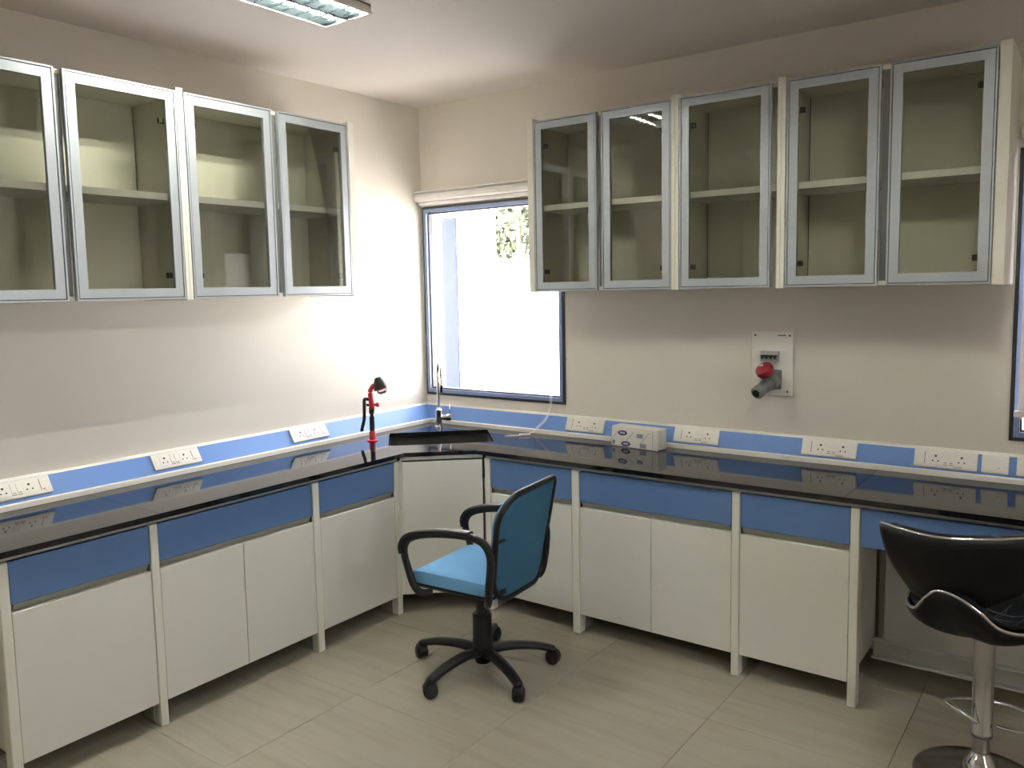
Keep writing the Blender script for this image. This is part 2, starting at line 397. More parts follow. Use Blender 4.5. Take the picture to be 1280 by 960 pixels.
# ================================================================ CEILING LIGHTS
def ceiling_light(x0, x1, y0, y1, label):
    """y0 the end nearer the window wall"""
    e = empty('ceiling_light', ((x0 + x1) / 2, (y0 + y1) / 2, H), label, 'ceiling light', 'louvred ceiling lights')
    hx, hy = (x1 - x0) / 2, (y0 - y1) / 2; zb = -0.036
    boxes('housing', [((-hx, -hy, -0.006), (hx, hy, 0)), ((-hx, -hy, zb), (-hx + 0.004, hy, 0)), ((hx - 0.004, -hy, zb), (hx, hy, 0)),
                      ((-hx, -hy, zb), (hx, -hy + 0.004, 0)), ((-hx, hy - 0.004, zb), (hx, hy, 0))], M['lampw'], e)
    boxes('rim', [((-hx - 0.004, -hy - 0.004, zb - 0.002), (-hx + 0.005, hy + 0.004, zb + 0.002)), ((hx - 0.005, -hy - 0.004, zb - 0.002), (hx + 0.004, hy + 0.004, zb + 0.004)),
                  ((-hx, -hy - 0.004, zb - 0.002), (hx, -hy + 0.005, zb + 0.002)), ((-hx, hy - 0.005, zb - 0.002), (hx, hy + 0.004, zb + 0.004))], M['lampw'], e)
    for s in (-1, 1):
        c = s * hx / 2
        bm = bmesh.new(); w_ = hx / 2 - 0.006
        prof = [(-w_, zb + 0.001), (-w_ * 0.85, -0.022), (-w_ * 0.5, -0.010), (0, -0.007), (w_ * 0.5, -0.010), (w_ * 0.85, -0.022), (w_, zb + 0.001)]
        a = [bm.verts.new((c + p, -hy + 0.006, z)) for p, z in prof]; b = [bm.verts.new((c + p, hy - 0.006, z)) for p, z in prof]
        for k in range(6): bm.faces.new((a[k], a[k + 1], b[k + 1], b[k]))
        finish('reflector', bm, M['refl'], e, True)
        for ye in (-hy + 0.0052, hy - 0.0052): box('end_reflector', (c - w_, ye - 0.0006, zb + 0.002), (c + w_, ye + 0.0006, -0.010), M['refl'], e, 0)
        tube('lamp_tube', [(c, -hy + 0.03, -0.0165), (c, hy - 0.03, -0.0165)], 0.0065, M['tube'], e, spline=False, seg=10)
        nb = 9
        for k in range(nb):
            y = -hy + (k + 0.5) * 2 * hy / nb
            bm = bmesh.new()
            v = [bm.verts.new(p) for p in ((c - w_, y - 0.002, zb + 0.001), (c + w_, y - 0.002, zb + 0.001), (c + w_ * .85, y - 0.005, -0.0255), (c - w_ * .85, y - 0.005, -0.0255),
                                           (c - w_, y + 0.002, zb + 0.001), (c + w_, y + 0.002, zb + 0.001), (c + w_ * .85, y + 0.005, -0.0255), (c - w_ * .85, y + 0.005, -0.0255))]
            for q in ((0, 1, 2, 3), (7, 6, 5, 4), (0, 4, 5, 1), (1, 5, 6, 2), (2, 6, 7, 3), (3, 7, 4, 0)): bm.faces.new([v[i] for i in q])
            finish('louvre_blade', bm, M['refl'], e)
    return e
ceiling_light(0.905, 1.185, -1.590, -2.21, 'white louvred fluorescent ceiling light at the top of the photo')
ceiling_light(3.40, 3.69, -1.590, -2.21, 'white louvred fluorescent ceiling light out of view above the bar stool')
ceiling_light(0.905, 1.185, -3.79, -4.41, 'white louvred fluorescent ceiling light out of view, beside the camera near the left wall')

# ================================================================ BASE CABINETS
D = 0.644; ZC = 0.1; ZDT = 0.666; ZBB = 0.697; ZBT = 0.853
SL, SR = 'L', 'R'
def pt(side, a, d, z):          # a along the wall, d out from the wall
    return (d, a, z) if side == SL else (a, -d, z)
def bx(name, side, a0, a1, d0, d1, z0, z1, m, parent=None, bev=0.0015):
    return box(name, pt(side, a0, d0, z0), pt(side, a1, d1, z1), m, parent, bev)

def base_cabinet(side, a0, a1, doors, label, first_gap=0.003):
    e = empty('base_cabinet', (0, 0, 0), label, 'cabinet', 'white and blue base cabinets under the worktop')
    g = 0.0025
    bm = bmesh.new(); bm_box(bm, pt(side, a0 + 0.001, 0.14, ZC), pt(side, a1 - 0.001, 0.612, 0.855), 0.001); finish('carcass', bm, M['lam'], e)
    bx('drawer_front', side, a0 + g, a1 - g, 0.613, 0.639, ZBB, ZBT, M['blue'], e)
    # sloping grip channel under the drawer front
    bm = bmesh.new()
    v = [bm.verts.new(pt(side, a, d, z)) for a in (a0 + 0.012, a1 - 0.012) for d, z in ((0.613, ZDT + 0.001), (0.620, ZDT + 0.001), (0.636, ZBB - 0.002), (0.613, ZBB - 0.002))]
    for q in ((0, 1, 2, 3), (4, 7, 6, 5), (0, 4, 5, 1), (1, 5, 6, 2), (2, 6, 7, 3), (3, 7, 4, 0)): bm.faces.new([v[i] for i in q])
    finish('grip_channel', bm, M['alu2'], e)
    far = 1
    aa = a1 - 0.0115 if side == SL else a0 + 0.003
    bx('channel_cap', side, aa, aa + 0.008, 0.613, 0.632, ZDT + 0.001, ZBB - 0.001, M['dark'], e, 0)
    w_ = (a1 - a0 - 2 * g - (doors - 1) * 0.003) / doors
    for k in range(doors):
        s = a0 + g + k * (w_ + 0.003)
        bx('door', side, s, s + w_, 0.613, 0.640, ZC + 0.003, ZDT - 0.001, M['lam'], e, 0.0018)
    return e

def upright(parent, side, a0, a1):
    bx('upright', side, a0, a1, 0.590, D, 0.0, 0.857, M['lam2'], parent, 0.003)
    bx('leg', side, a0 + 0.004, a1 - 0.004, 0.50, 0.580, 0.0, ZC - 0.001, M['alu2'], parent, 0.002)
    bx('leg_gap_shade', side, a0 + 0.008, a1 - 0.008, 0.580, 0.590, 0.0, ZC - 0.001, M['dark'], parent, 0.0)  # dark filler standing in for the shade between upright and leg
    bx('rear_leg', side, a0, a1, 0.03, 0.09, 0.0, 0.857, M['lam2'], parent, 0.003)

LP = [(-2.966, -2.931), (-2.399, -2.365), (-1.5565, -1.5176), (-0.990, -0.955)]
RP = [(0.990, 1.028), (1.552, 1.5946), (2.3975, 2.433), (2.9035, 2.939), (3.95, 3.986)]
fl = empty('bench_frame', (0, 0, 0), 'white four-leg bench frame along the left wall', 'bench frame')
for a in LP: upright(fl, SL, *a)
bx('top_rail', SL, -3.70, -0.955, 0.596, 0.632, 0.858, 0.8755, M['alu2'], fl, 0.001)
fr_ = empty('bench_frame', (0, 0, 0), 'white five-leg bench frame along the window wall', 'bench frame')
for a in RP: upright(fr_, SR, *a)
bx('top_rail', SR, 0.992, 4.4, 0.596, 0.632, 0.858, 0.8755, M['alu2'], fr_, 0.001)
# cross channel in the knee space
bm = bmesh.new()
for (z0, z1, d0, d1) in ((0.205, 0.212, 0.36, 0.40), (0.128, 0.135, 0.36, 0.40), (0.135, 0.205, 0.36, 0.366)):
    bm_box(bm, (2.944, -d1, z0), (3.948, -d0, z1), 0.001)
finish('cross_channel', bm, M['alu2'], fr_)
base_cabinet(SL, -2.931, -2.399, 1, 'white single-door base cabinet with blue drawer, nearest on the left wall')
base_cabinet(SL, -2.365, -1.5565, 2, 'white two-door base cabinet with wide blue drawer on the left wall')
base_cabinet(SL, -1.5176, -0.990, 1, 'white single-door base cabinet with blue drawer, left wall beside the corner cabinet')
base_cabinet(SR, 1.028, 1.552, 1, 'white single-door base cabinet with blue drawer, window wall behind the blue chair')
base_cabinet(SR, 1.5946, 2.3975, 2, 'white two-door base cabinet with wide blue drawer on the window wall')
base_cabinet(SR, 2.433, 2.9035, 1, 'white single-door base cabinet with blue drawer, next to the knee space')
kn = empty('apron_drawer', (0, 0, 0), 'long blue apron drawer over the knee space behind the bar stool', 'drawer')
bx('drawer_front', SR, 2.9425, 3.947, 0.613, 0.639, ZBB, ZBT, M['blue'], kn)
bx('drawer_box', SR, 2.95, 3.94, 0.2, 0.612, 0.72, 0.85, M['lam'], kn)
tag(bx('modesty_panel', SR, 2.941, 3.948, 0.120, 0.138, 0.105, 0.857, M['lam'], None), 'cream back panel of the knee space behind the bar stool', 'panel')
k2 = empty('apron_drawer', (0, 0, 0), 'blue apron drawer at the left edge of the photo, under the worktop', 'drawer')
bx('drawer_front', SL, -3.69, -2.969, 0.613, 0.639, ZBB, ZBT, M['blue'], k2)
bx('drawer_box', SL, -3.68, -2.975, 0.2, 0.612, 0.72, 0.85, M['lam'], k2)

# corner cabinet: one diagonal door
cc = empty('corner_cabinet', (0.5, -0.5, 0), 'white corner sink cabinet with one plain diagonal door', 'cabinet')
def prism(name, poly, z0, z1, m, parent, off=(0, 0), bev=0.0):
    bm = bmesh.new(); a = [bm.verts.new((p[0] - off[0], p[1] - off[1], z0)) for p in poly]; b = [bm.verts.new((p[0] - off[0], p[1] - off[1], z1)) for p in poly]
    n = len(poly); bm.faces.new(a); bm.faces.new(b)
    for i in range(n): bm.faces.new((a[i], a[(i + 1) % n], b[(i + 1) % n], b[i]))
    return finish(name, bm, m, parent)
A0 = Vector((0.640, -0.951)); A1 = Vector((0.985, -0.640)); dv = (A1 - A0).normalized(); nv = Vector((dv.y, -dv.x))
def q2(t, n_): p = A0 + dv * t + nv * n_; return (p.x, p.y)
Ld = (A1 - A0).length
prism('carcass', [(0.14, -0.14), (0.14, -0.94), (0.588, -0.94), (0.62, -0.935), (0.965, -0.63), (0.975, -0.588), (0.975, -0.14)], 0.105, 0.62, M['lam'], cc, (0.5, -0.5))
prism('door', [q2(0.018, 0.0), q2(Ld - 0.010, 0.0), q2(Ld - 0.010, -0.018), q2(0.018, -0.018)], 0.105, 0.848, M['lam'], cc, (0.5, -0.5))
prism('door_jamb', [q2(-0.002, -0.003), q2(0.016, -0.003), q2(0.016, -0.02), q2(-0.002, -0.02)], 0.105, 0.856, M['lam2'], cc, (0.5, -0.5))
prism('hinge_gap_shade', [q2(Ld - 0.008, -0.006), q2(Ld - 0.001, -0.006), q2(Ld - 0.001, -0.02), q2(Ld - 0.008, -0.02)], 0.105, 0.856, M['dark'], cc, (0.5, -0.5))  # dark strip painted as the shade in the hinge gap
prism('top_rail', [q2(0.006, -0.002), q2(Ld - 0.006, -0.002), q2(Ld - 0.006, -0.02), q2(0.006, -0.02)], 0.858, 0.8755, M['alu2'], cc, (0.5, -0.5))

# ================================================================ WORKTOP
ZT = 0.90; ZU = 0.877; DT = 0.664
wt = empty('worktop', (0.3, -0.3, ZT), 'polished black granite L-shaped worktop running along both walls', 'worktop')
def slab(poly, hole=None):
    off = Vector((0.3, -0.3, ZT))
    loops = [[Vector((p[0], p[1], 0)) for p in poly]]
    if hole: loops.append([Vector((p[0], p[1], 0)) for p in hole])
    tri = tessellate_polygon(loops); flat = [p for l in loops for p in l]
    bm = bmesh.new()
    a = [bm.verts.new(p + Vector((0, 0, ZT)) - off) for p in flat]; b = [bm.verts.new(p + Vector((0, 0, ZU)) - off) for p in flat]
    for t in tri:
        bm.faces.new([a[i] for i in t]); bm.faces.new([b[i] for i in reversed(t)])
    s = 0
    for l in loops:
        n = len(l)
        for i in range(n):
            j = (i + 1) % n; bm.faces.new((a[s + i], a[s + j], b[s + j], b[s + i]))
        s += n
    return finish('slab', bm, M['granite'], wt)
g = 0.0007; w0 = 0.002
slab([(w0, -3.72), (DT, -3.72), (DT, -2.36 - g), (w0, -2.36 - g)])
slab([(w0, -2.36 + g), (DT, -2.36 + g), (DT, -0.925 - g), (w0, -0.925 - g)])
# sink position
S0 = Vector((0.441, -0.829)); sx = Vector((0.756, 0.654)); sx = Vector((0.730, 0.683)).normalized(); sy = Vector((-sx.y, sx.x)); SLN, SWD = 0.610, 0.425
def sk(u, v): p = S0 + sx * u + sy * v; return (p.x, p.y)
hole = [sk(p[0] + SLN / 2, p[1] + SWD / 2) for p in rrect(SLN / 2, SWD / 2, 0.02, 3)]
slab([(w0, -0.925 + g), (DT, -0.925 + g), (0.947 - g, -DT), (0.947 - g, -w0), (w0, -w0)], hole)
slab([(0.947 + g, -DT), (2.88 - g, -DT), (2.88 - g, -w0), (0.947 + g, -w0)])
slab([(2.88 + g, -DT), (4.42, -DT), (4.42, -w0), (2.88 + g, -w0)])

sc_ = S0 + sx * SLN / 2 + sy * SWD / 2
snk = empty('sink', (sc_.x, sc_.y, ZU), 'black rectangular undermount sink in the corner of the worktop', 'sink', rz=math.atan2(sx.y, sx.x))
bm = bmesh.new(); rings = []
for (a, b, z, r) in ((SLN / 2 + 0.02, SWD / 2 + 0.02, -0.001, 0.03), (SLN / 2 + 0.002, SWD / 2 + 0.002, -0.001, 0.022), (SLN / 2 - 0.006, SWD / 2 - 0.006, -0.17, 0.04), (SLN / 2 - 0.03, SWD / 2 - 0.03, -0.19, 0.05), (0.05, 0.05, -0.195, 0.0499)):
    rings.append([bm.verts.new((p[0], p[1], z)) for p in rrect(a, b, r, 4)])
n = len(rings[0])
for a, b in zip(rings, rings[1:]):
    for k in range(n): bm.faces.new((a[k], a[(k + 1) % n], b[(k + 1) % n], b[k]))
bm.faces.new(rings[-1])
o = finish('basin', bm, M['sink'], snk, True); md = o.modifiers.new('s', 'SOLIDIFY'); md.thickness = 0.004; md.offset = -1
lathe('drain', [(0.0, 0.004), (0.03, 0.004), (0.042, 0.001), (0.044, -0.002)], M['steel'], snk, (0, 0, -0.193), 20)

# ================================================================ TAP
fx, fy = 0.262, -0.178
tap = empty('tap', (fx, fy, ZT), 'tall chrome gooseneck tap behind the corner sink', 'tap')
R_ = Vector((math.cos(YAW), math.sin(YAW), 0)); OUT = Vector((0.758, -0.652, 0))
lathe('tap_body', [(0.028, 0), (0.028, 0.006), (0.022, 0.01), (0.021, 0.10), (0.024, 0.104), (0.024, 0.112), (0.014, 0.118), (0.012, 0.13)], M['chrome'], tap)
tube('spout', [(0, 0, 0.12), (0, 0, 0.30), (0, 0, 0.36), OUT * 0.02 + Vector((0, 0, 0.405)), OUT * 0.07 + Vector((0, 0, 0.43)), OUT * 0.12 + Vector((0, 0, 0.405)), OUT * 0.14 + Vector((0, 0, 0.35)), OUT * 0.14 + Vector((0, 0, 0.33))], 0.0105, M['chrome'], tap, n=8, seg=12)
tube('spray_head', [OUT * 0.14 + Vector((0, 0, 0.335)), OUT * 0.14 + Vector((0, 0, 0.24))], 0.013, M['chrome'], tap, spline=False, seg=12)
lathe('handle_barrel', [(0.0, 0.0), (0.019, 0.0), (0.019, 0.03), (0.023, 0.034), (0.023, 0.060), (0.017, 0.066), (0, 0.066)], M['chrome'], tap, tuple(R_ * 0.015 + Vector((0, 0, 0.062))), axis=R_)
tube('lever', [R_ * 0.07 + Vector((0, 0, 0.075)), R_ * 0.071 + Vector((0, 0, 0.145))], 0.0035, M['chrome'], tap, spline=False, seg=8)

# ================================================================ EYEWASH
ew = empty('eyewash_spray', (0.246, -0.758, ZT), 'red and black hand-held eyewash spray standing on the worktop left of the sink', 'eyewash')
def ev(x, z, d=0.0): return R_ * x + Vector((0.6, -0.8, 0)) * d + Vector((0, 0, z))
lathe('base_flange', [(0.031, 0), (0.031, 0.006), (0.019, 0.009), (0.018, 0.055), (0.014, 0.062)], M['red'], ew)
tube('hose_grip', [ev(0, 0.055), ev(0, 0.18), ev(0.003, 0.20)], lambda t: 0.0145 + 0.003 * t, M['black'], ew)
tube('valve_body', [ev(0.002, 0.19), ev(0.0, 0.235), ev(-0.004, 0.285), ev(-0.001, 0.305), ev(0.012, 0.325), ev(0.02, 0.335)], lambda t: 0.017 - 0.005 * t, M['red'], ew, n=5)
hd = (R_ * 0.28 + Vector((-0.05, 0.06, -1.0))).normalized(); HP = tuple(ev(0.044, 0.366))
lathe('spray_head', [(0, -0.012), (0.018, -0.010), (0.030, 0.010), (0.040, 0.040), (0.044, 0.058), (0.040, 0.058), (0.02, 0.03), (0, 0.028)], M['black'], ew, HP, axis=hd)
lathe('head_rim', [(0.0425, 0.056), (0.0452, 0.056), (0.0452, 0.060), (0.0425, 0.060)], M['red'], ew, HP, axis=hd)
lathe('dust_cap', [(0.030, 0.0), (0.030, 0.012), (0.02, 0.022), (0, 0.025)], M['clear'], ew, tuple(ev(0.064, 0.303, 0.0)), axis=hd)
lathe('valve_knob', [(0, 0), (0.009, 0.0), (0.008, 0.014), (0.013, 0.018), (0.013, 0.032), (0, 0.034)], M['red'], ew, tuple(ev(0.012, 0.215)), axis=R_)
bm = bmesh.new()
sweep(bm, cr([ev(-0.010, 0.246), ev(-0.030, 0.250), ev(-0.041, 0.243), ev(-0.043, 0.20), ev(-0.046, 0.13), ev(-0.060, 0.075), ev(-0.061, 0.058)], 5), 0.010, 0.0095, 8, False, (0.6, -0.8, 0))
finish('squeeze_lever', bm, M['black'], ew, True)
tube('lever_link', [ev(-0.03, 0.215), ev(0, 0.212)], 0.007, M['black'], ew, spline=False)

# ================================================================ TRUNKING
TL, TR = 0.088, 0.066
def trunking(side, a0, a1, dep, label):
    e = empty('cable_trunking', (0, 0, 0), label, 'trunking')
    def ext(name, prof, m, b0=a0, b1=a1):
        bm = bmesh.new()   # the end in the room corner is mitred
        A = [bm.verts.new(pt(side, b0 if side == SL else d * TL / TR + 0.0006, d, z)) for d, z in prof]
        B = [bm.verts.new(pt(side, b1 if side == SR else -d * TR / TL - 0.0006, d, z)) for d, z in prof]
        n = len(prof); bm.faces.new(A); bm.faces.new(B)
        for i in range(n): bm.faces.new((A[i], A[(i + 1) % n], B[(i + 1) % n], B[i]))
        return finish(name, bm, m, e)
    ext('trunking_body', [(0.001, ZT + 0.001), (dep, ZT + 0.001), (dep, 0.922), (dep - 0.006, 0.926), (dep - 0.010, 0.926), (0.020, 1.012), (0.014, 1.020), (0.001, 1.022)], M['plastw'])
    ext('blue_cover', [(dep - 0.0105, 0.9275), (0.0225, 1.011), (0.0215, 1.009), (dep - 0.012, 0.926)][::-1], M['bluetrunk'])
    return e
trunking(SL, -3.72, -0.002, TL, 'white and blue sloping cable trunking along the left wall')
trunking(SR, TL + 0.0005, 4.42, TR, 'white and blue sloping cable trunking along the window wall')

hole_big = None
def socket_plate(side, ac, width, kind, label, mirror=False, group='electrical plates on the trunking'):
    dep = TL if side == SL else TR
    d0, z0 = dep - 0.011, 0.9275; d1, z1 = 0.022, 1.0115
    sl = Vector((d1 - d0, z1 - z0)); Ls = sl.length; sl.normalize(); nn = Vector((sl.y, -sl.x))
    along = Vector((0, 1, 0)) if side == SL else Vector((1, 0, 0))
    outv = Vector((1, 0, 0)) if side == SL else Vector((0, -1, 0))
    upv = outv * sl.x + Vector((0, 0, 1)) * sl.y; nv_ = outv * nn.x + Vector((0, 0, 1)) * nn.y
    mid = Vector((d0, z0)) + sl * (Ls / 2 + 0.004)
    org = along * ac + outv * mid.x + Vector((0, 0, 1)) * mid.y
    e = empty('socket_plate' if kind == 'socket' else 'switch_plate', (0, 0, 0), label, 'socket' if kind == 'socket' else 'switch', group)
    e.matrix_world = Matrix((along, upv, nv_)).transposed().to_4x4(); e.matrix_world.translation = org
    mw = Matrix((along, upv, nv_)).transposed().to_4x4(); mw.translation = org; e.matrix_world = mw
    hw, hh = width / 2, 0.041
    box('plate', (-hw, -hh, 0.0012), (hw, hh, 0.012), M['plast'], e, 0.003)
    box('inner_face', (-hw + 0.012, -hh + 0.010, 0.012), (hw - 0.020, hh - 0.010, 0.0135), M['plast'], e, 0.0004)
    s = -1 if mirror else 1
    if kind == 'socket':
        for c in (-0.066, 0.038):
            c *= s
            so = box('socket', (c - 0.026, -0.026, 0.0135), (c + 0.026, 0.027, 0.0145), M['plast'], e, 0.0004)
            for (px, py, r) in ((0, 0.012, 0.0052), (-0.011, -0.010, 0.0036), (0.011, -0.010, 0.0036)):
                lathe('pin_hole', [(0, 0.0004), (r, 0.0004), (r, -0.001)], M['hole'], so, (c + px, py, 0.0147), 10, smooth=False)
        for k in (-1, 1):
            c = s * -0.014 + k * 0.0115
            rk = boxes('rocker', [((c - 0.010, -0.024, 0.0135), (c + 0.010, 0.026, 0.0165))], M['plast'], e, 0.0006)
            box('rocker_mark', (c - 0.006, -0.0185, 0.0166), (c + 0.006, -0.0155, 0.0169), M['ink'], rk, 0)
            box('rocker_slit', (c - 0.009, -0.0265, 0.0136), (c + 0.009, -0.0243, 0.0142), M['hole'], rk, 0)
        c = s * 0.082
        box('end_slot', (c - 0.0012, -0.026, 0.0136), (c + 0.0012, 0.028, 0.0140), M['ink'], e, 0)
        if side == SL: box('red_mark', (c + 0.006, -0.024, 0.0136), (c + 0.017, -0.017, 0.0138), M['inkred'], e, 0)
        else: box('paper_label', (0.035, -0.037, 0.0136), (0.068, -0.029, 0.0140), M['stripe'], e, 0)
    else:
        rk = box('rocker', (0.004, -0.026, 0.0135), (0.026, 0.028, 0.0160), M['plast'], e, 0.0006)
        box('rocker_mark', (0.011, -0.018, 0.0161), (0.019, -0.0155, 0.0164), M['ink'], rk, 0)
    return e
socket_plate(SL, -2.632, 0.255, 'socket', 'white twin socket plate on the left trunking, at the photo edge')
socket_plate(SL, -1.904, 0.255, 'socket', 'white twin socket plate, middle one on the left trunking')
socket_plate(SL, -1.068, 0.262, 'socket', 'white twin socket plate on the left trunking, nearest the sink')
socket_plate(SR, 1.276, 0.256, 'socket', 'white twin socket plate right of the window, left of the paper towel pack', True)
socket_plate(SR, 1.968, 0.254, 'socket', 'white twin socket plate just right of the paper towel pack', True)
socket_plate(SR, 2.654, 0.258, 'socket', 'white twin socket plate below right of the red plug', True)
socket_plate(SR, 3.158, 0.254, 'socket', 'white twin socket plate above the bar stool, left of the switch plate', True)
socket_plate(SR, 3.352, 0.103, 'switch', 'small white single switch plate at the right end of the trunking')
socket_plate(SR, 3.560, 0.255, 'socket', 'white plate cut by the right edge of the photo, under the blind')

# ================================================================ WALL CABINETS
DCF = 0.364; ZB_, ZTD, ZTP = 1.763, 2.680, 2.695
def wall_cabinet(side, p0, p1, ptl, ptr, doors, label, hinges, open_side=None):
    """p0..p1 outer extent, ptl/ptr side panel thicknesses, doors [(a0,a1)]"""
    e = empty('wall_cabinet', (0, 0, 0), label, 'cabinet', 'glass-door wall cabinets')
    i0, i1 = p0 + ptl, p1 - ptr
    bx('side_panel', side, p0 + 0.0003, i0, 0.001, DCF, ZB_ - 0.006, ZTP, M['lam2'], e, 0.001)
    bx('side_panel', side, i1, p1 - 0.0003, 0.001, DCF, ZB_ - 0.006, ZTP, M['lam2'], e, 0.001)
    bx('gap_shade_backing', side, i0, i1, 0.0012, 0.0028, ZB_ + 0.02, ZTD - 0.02, M['dark'], e, 0)  # black sheet imitating the shaded gap down each side of the back panel
    bx('back_panel', side, i0 + 0.007, i1 - 0.007, 0.004, 0.014, ZB_ + 0.02, ZTD - 0.02, M['lam2'], e, 0)
    bx('top_panel', side, i0, i1, 0.001, 0.338, ZTD - 0.019, ZTD - 0.001, M['lam2'], e, 0.0005)
    bx('bottom_panel', side, i0, i1, 0.001, 0.338, ZB_ + 0.001, ZB_ + 0.019, M['lam2'], e, 0.0005)
    bx('shelf', side, i0 + 0.001, i1 - 0.001, 0.015, 0.334, 2.200, 2.230, M['edge'], e, 0.001)
    for k, (a0, a1) in enumerate(doors):
        a0 += 0.0015; a1 -= 0.0015; F = 0.048
        bm = bmesh.new()
        def fr4(i, t, d0, d1):
            A0_, A1_, Z0_, Z1_ = a0 + i, a1 - i, ZB_ + i, ZTD - i
            for q in (((A0_, Z0_), (A0_ + t, Z1_)), ((A1_ - t, Z0_), (A1_, Z1_)), ((A0_ + t, Z0_), (A1_ - t, Z0_ + t)), ((A0_ + t, Z1_ - t), (A1_ - t, Z1_))):
                bm_box(bm, pt(side, q[0][0], d0, q[0][1]), pt(side, q[1][0], d1, q[1][1]))
        fr4(0.0, 0.007, 0.341, DCF - 0.001)
        fr4(0.0105, F - 0.0105, 0.341, DCF - 0.003)
        dr = finish('door', bm, M['alu'], e)
        bm = bmesh.new(); t = 0.0035; i = 0.007
        A0_, A1_, Z0_, Z1_ = a0 + i, a1 - i, ZB_ + i, ZTD - i
        for q in (((A0_, Z0_), (A0_ + t, Z1_)), ((A1_ - t, Z0_), (A1_, Z1_)), ((A0_ + t, Z0_), (A1_ - t, Z0_ + t)), ((A0_ + t, Z1_ - t), (A1_ - t, Z1_))):
            bm_box(bm, pt(side, q[0][0], 0.345, q[0][1]), pt(side, q[1][0], DCF - 0.010, q[1][1]))
        finish('frame_groove', bm, M['dark'], dr)
        bx('glass_pane', side, a0 + F - 0.006, a1 - F + 0.006, 0.350, 0.354, ZB_ + F - 0.006, ZTD - F + 0.006, M['glass'], dr, 0)
        hs = hinges[k]
        for z in (ZB_ + 0.105, ZTD - 0.135):
            a = a0 + F if hs == 0 else a1 - F
            b = a + (0.022 if hs == 0 else -0.022); w0_ = a0 + 0.004 if hs == 0 else a1 - 0.004
            bm = bmesh.new(); bm_box(bm, pt(side, w0_, 0.322, z - 0.012), pt(side, b, 0.340, z + 0.012), 0.002)
            finish('hinge', bm, M['hinge'], dr)
    for (a0, a1) in zip([d[1] for d in doors], [d[0] for d in doors[1:]]):
        bx('door_gap_shade', side, a0 + 0.004, a1 - 0.004, 0.322, 0.340, ZB_ + 0.02, ZTD - 0.02, M['grey'], e, 0)  # dark strip in place of the shade seen between two doors
    return e
wall_cabinet(SL, -3.040, -1.9763, 0.018, 0.0172, [(-3.018, -2.515), (-2.4845, -1.9945)], 'left-wall glass wall cabinet with two doors, cut by the photo edge', (0, 1))
wall_cabinet(SL, -1.9763, -0.9356, 0.0172, 0.040, [(-1.955, -1.478), (-1.4405, -0.977)], 'left-wall glass wall cabinet with two doors, nearest the window', (0, 1))
wall_cabinet(SR, 1.118, 1.9905, 0.038, 0.0190, [(1.158, 1.550), (1.579, 1.970)], 'window-wall glass wall cabinet with two doors, overlapping the window', (0, 1))
wall_cabinet(SR, 1.9905, 2.507, 0.0195, 0.018, [(2.012, 2.460)], 'single-door glass wall cabinet in the middle of the window wall run', (0,))
wall_cabinet(SR, 2.507, 3.387, 0.018, 0.042, [(2.529, 2.920), (2.953, 3.342)], 'window-wall glass wall cabinet with two doors at the right end', (0, 1))

# ================================================================ BLINDS
rb1 = empty('roller_blind', (0.57, -0.001, 2.44), 'rolled-up white roller blind cassette above the left window', 'blind')
def rl(p): return (p[0] - 0.57, p[1] + 0.001, p[2] - 2.44)
box('mounting_plate', rl((-0.0 + 0.004, -0.075, 2.418)), rl((1.15, -0.001, 2.426)), M['lilac'], rb1, 0.001)
box('gap_shadow_strip', rl((0.006, -0.066, 2.411)), rl((1.15, -0.003, 2.418)), M['alu2'], rb1, 0)
bm = bmesh.new(); prof = [(-0.003, 2.411), (-0.060, 2.411), (-0.072, 2.402), (-0.076, 2.385), (-0.072, 2.367), (-0.060, 2.357), (-0.003, 2.357)]
A = [bm.verts.new(rl((0.006, y, z))) for y, z in prof]; B = [bm.verts.new(rl((1.15, y, z))) for y, z in prof]
bm.faces.new(A); bm.faces.new(B)
for i in range(7): bm.faces.new((A[i], A[(i + 1) % 7], B[(i + 1) % 7], B[i]))
finish('cassette', bm, M['lilac'], rb1)
box('bottom_bar', rl((0.022, -0.050, 2.333)), rl((1.13, -0.024, 2.3565)), M['lilac'], rb1, 0.004)
for s, dx in ((0, 0.0), (1, 0.012)):
    tube('bead_cord', [rl(p) for p in [(1.035 + dx, -0.045, 2.36), (1.032 + dx, -0.035, 1.7), (1.028 + dx, -0.032, 1.15), (1.016 + dx * .6, -0.034, 1.04), (1.000 + dx, -0.062, 0.985), (0.965 + dx, -0.085, 0.945), (0.945, -0.105 - dx, 0.914), (0.925, -0.165, 0.906), (0.905 - dx, -0.200, 0.9035), (0.865, -0.235 + 2 * dx, 0.9035), (0.835 + dx, -0.240 + dx, 0.9035)]], 0.0022, M['cord'], rb1, n=6, seg=6)
tube('cord_tensioner', [rl((0.955, -0.145, 0.908)), rl((0.905, -0.19, 0.908))], 0.0065, M['cord'], rb1, spline=False, seg=8)
rb2 = empty('roller_blind', (4.0, -0.001, 2.44), 'lowered white roller blind over the window at the right photo edge', 'blind')
def r2_(p): return (p[0] - 4.0, p[1] + 0.001, p[2] - 2.44)
box('cassette', r2_((3.40, -0.075, 2.357)), r2_((4.66, -0.002, 2.426)), M['lilac'], rb2, 0.01)
box('blind_fabric', r2_((3.428, -0.034, 1.215)), r2_((4.62, -0.033, 2.36)), M['blind'], rb2, 0)
box('bottom_bar', r2_((3.412, -0.044, 1.188)), r2_((4.63, -0.022, 1.216)), M['lilac'], rb2, 0.004)

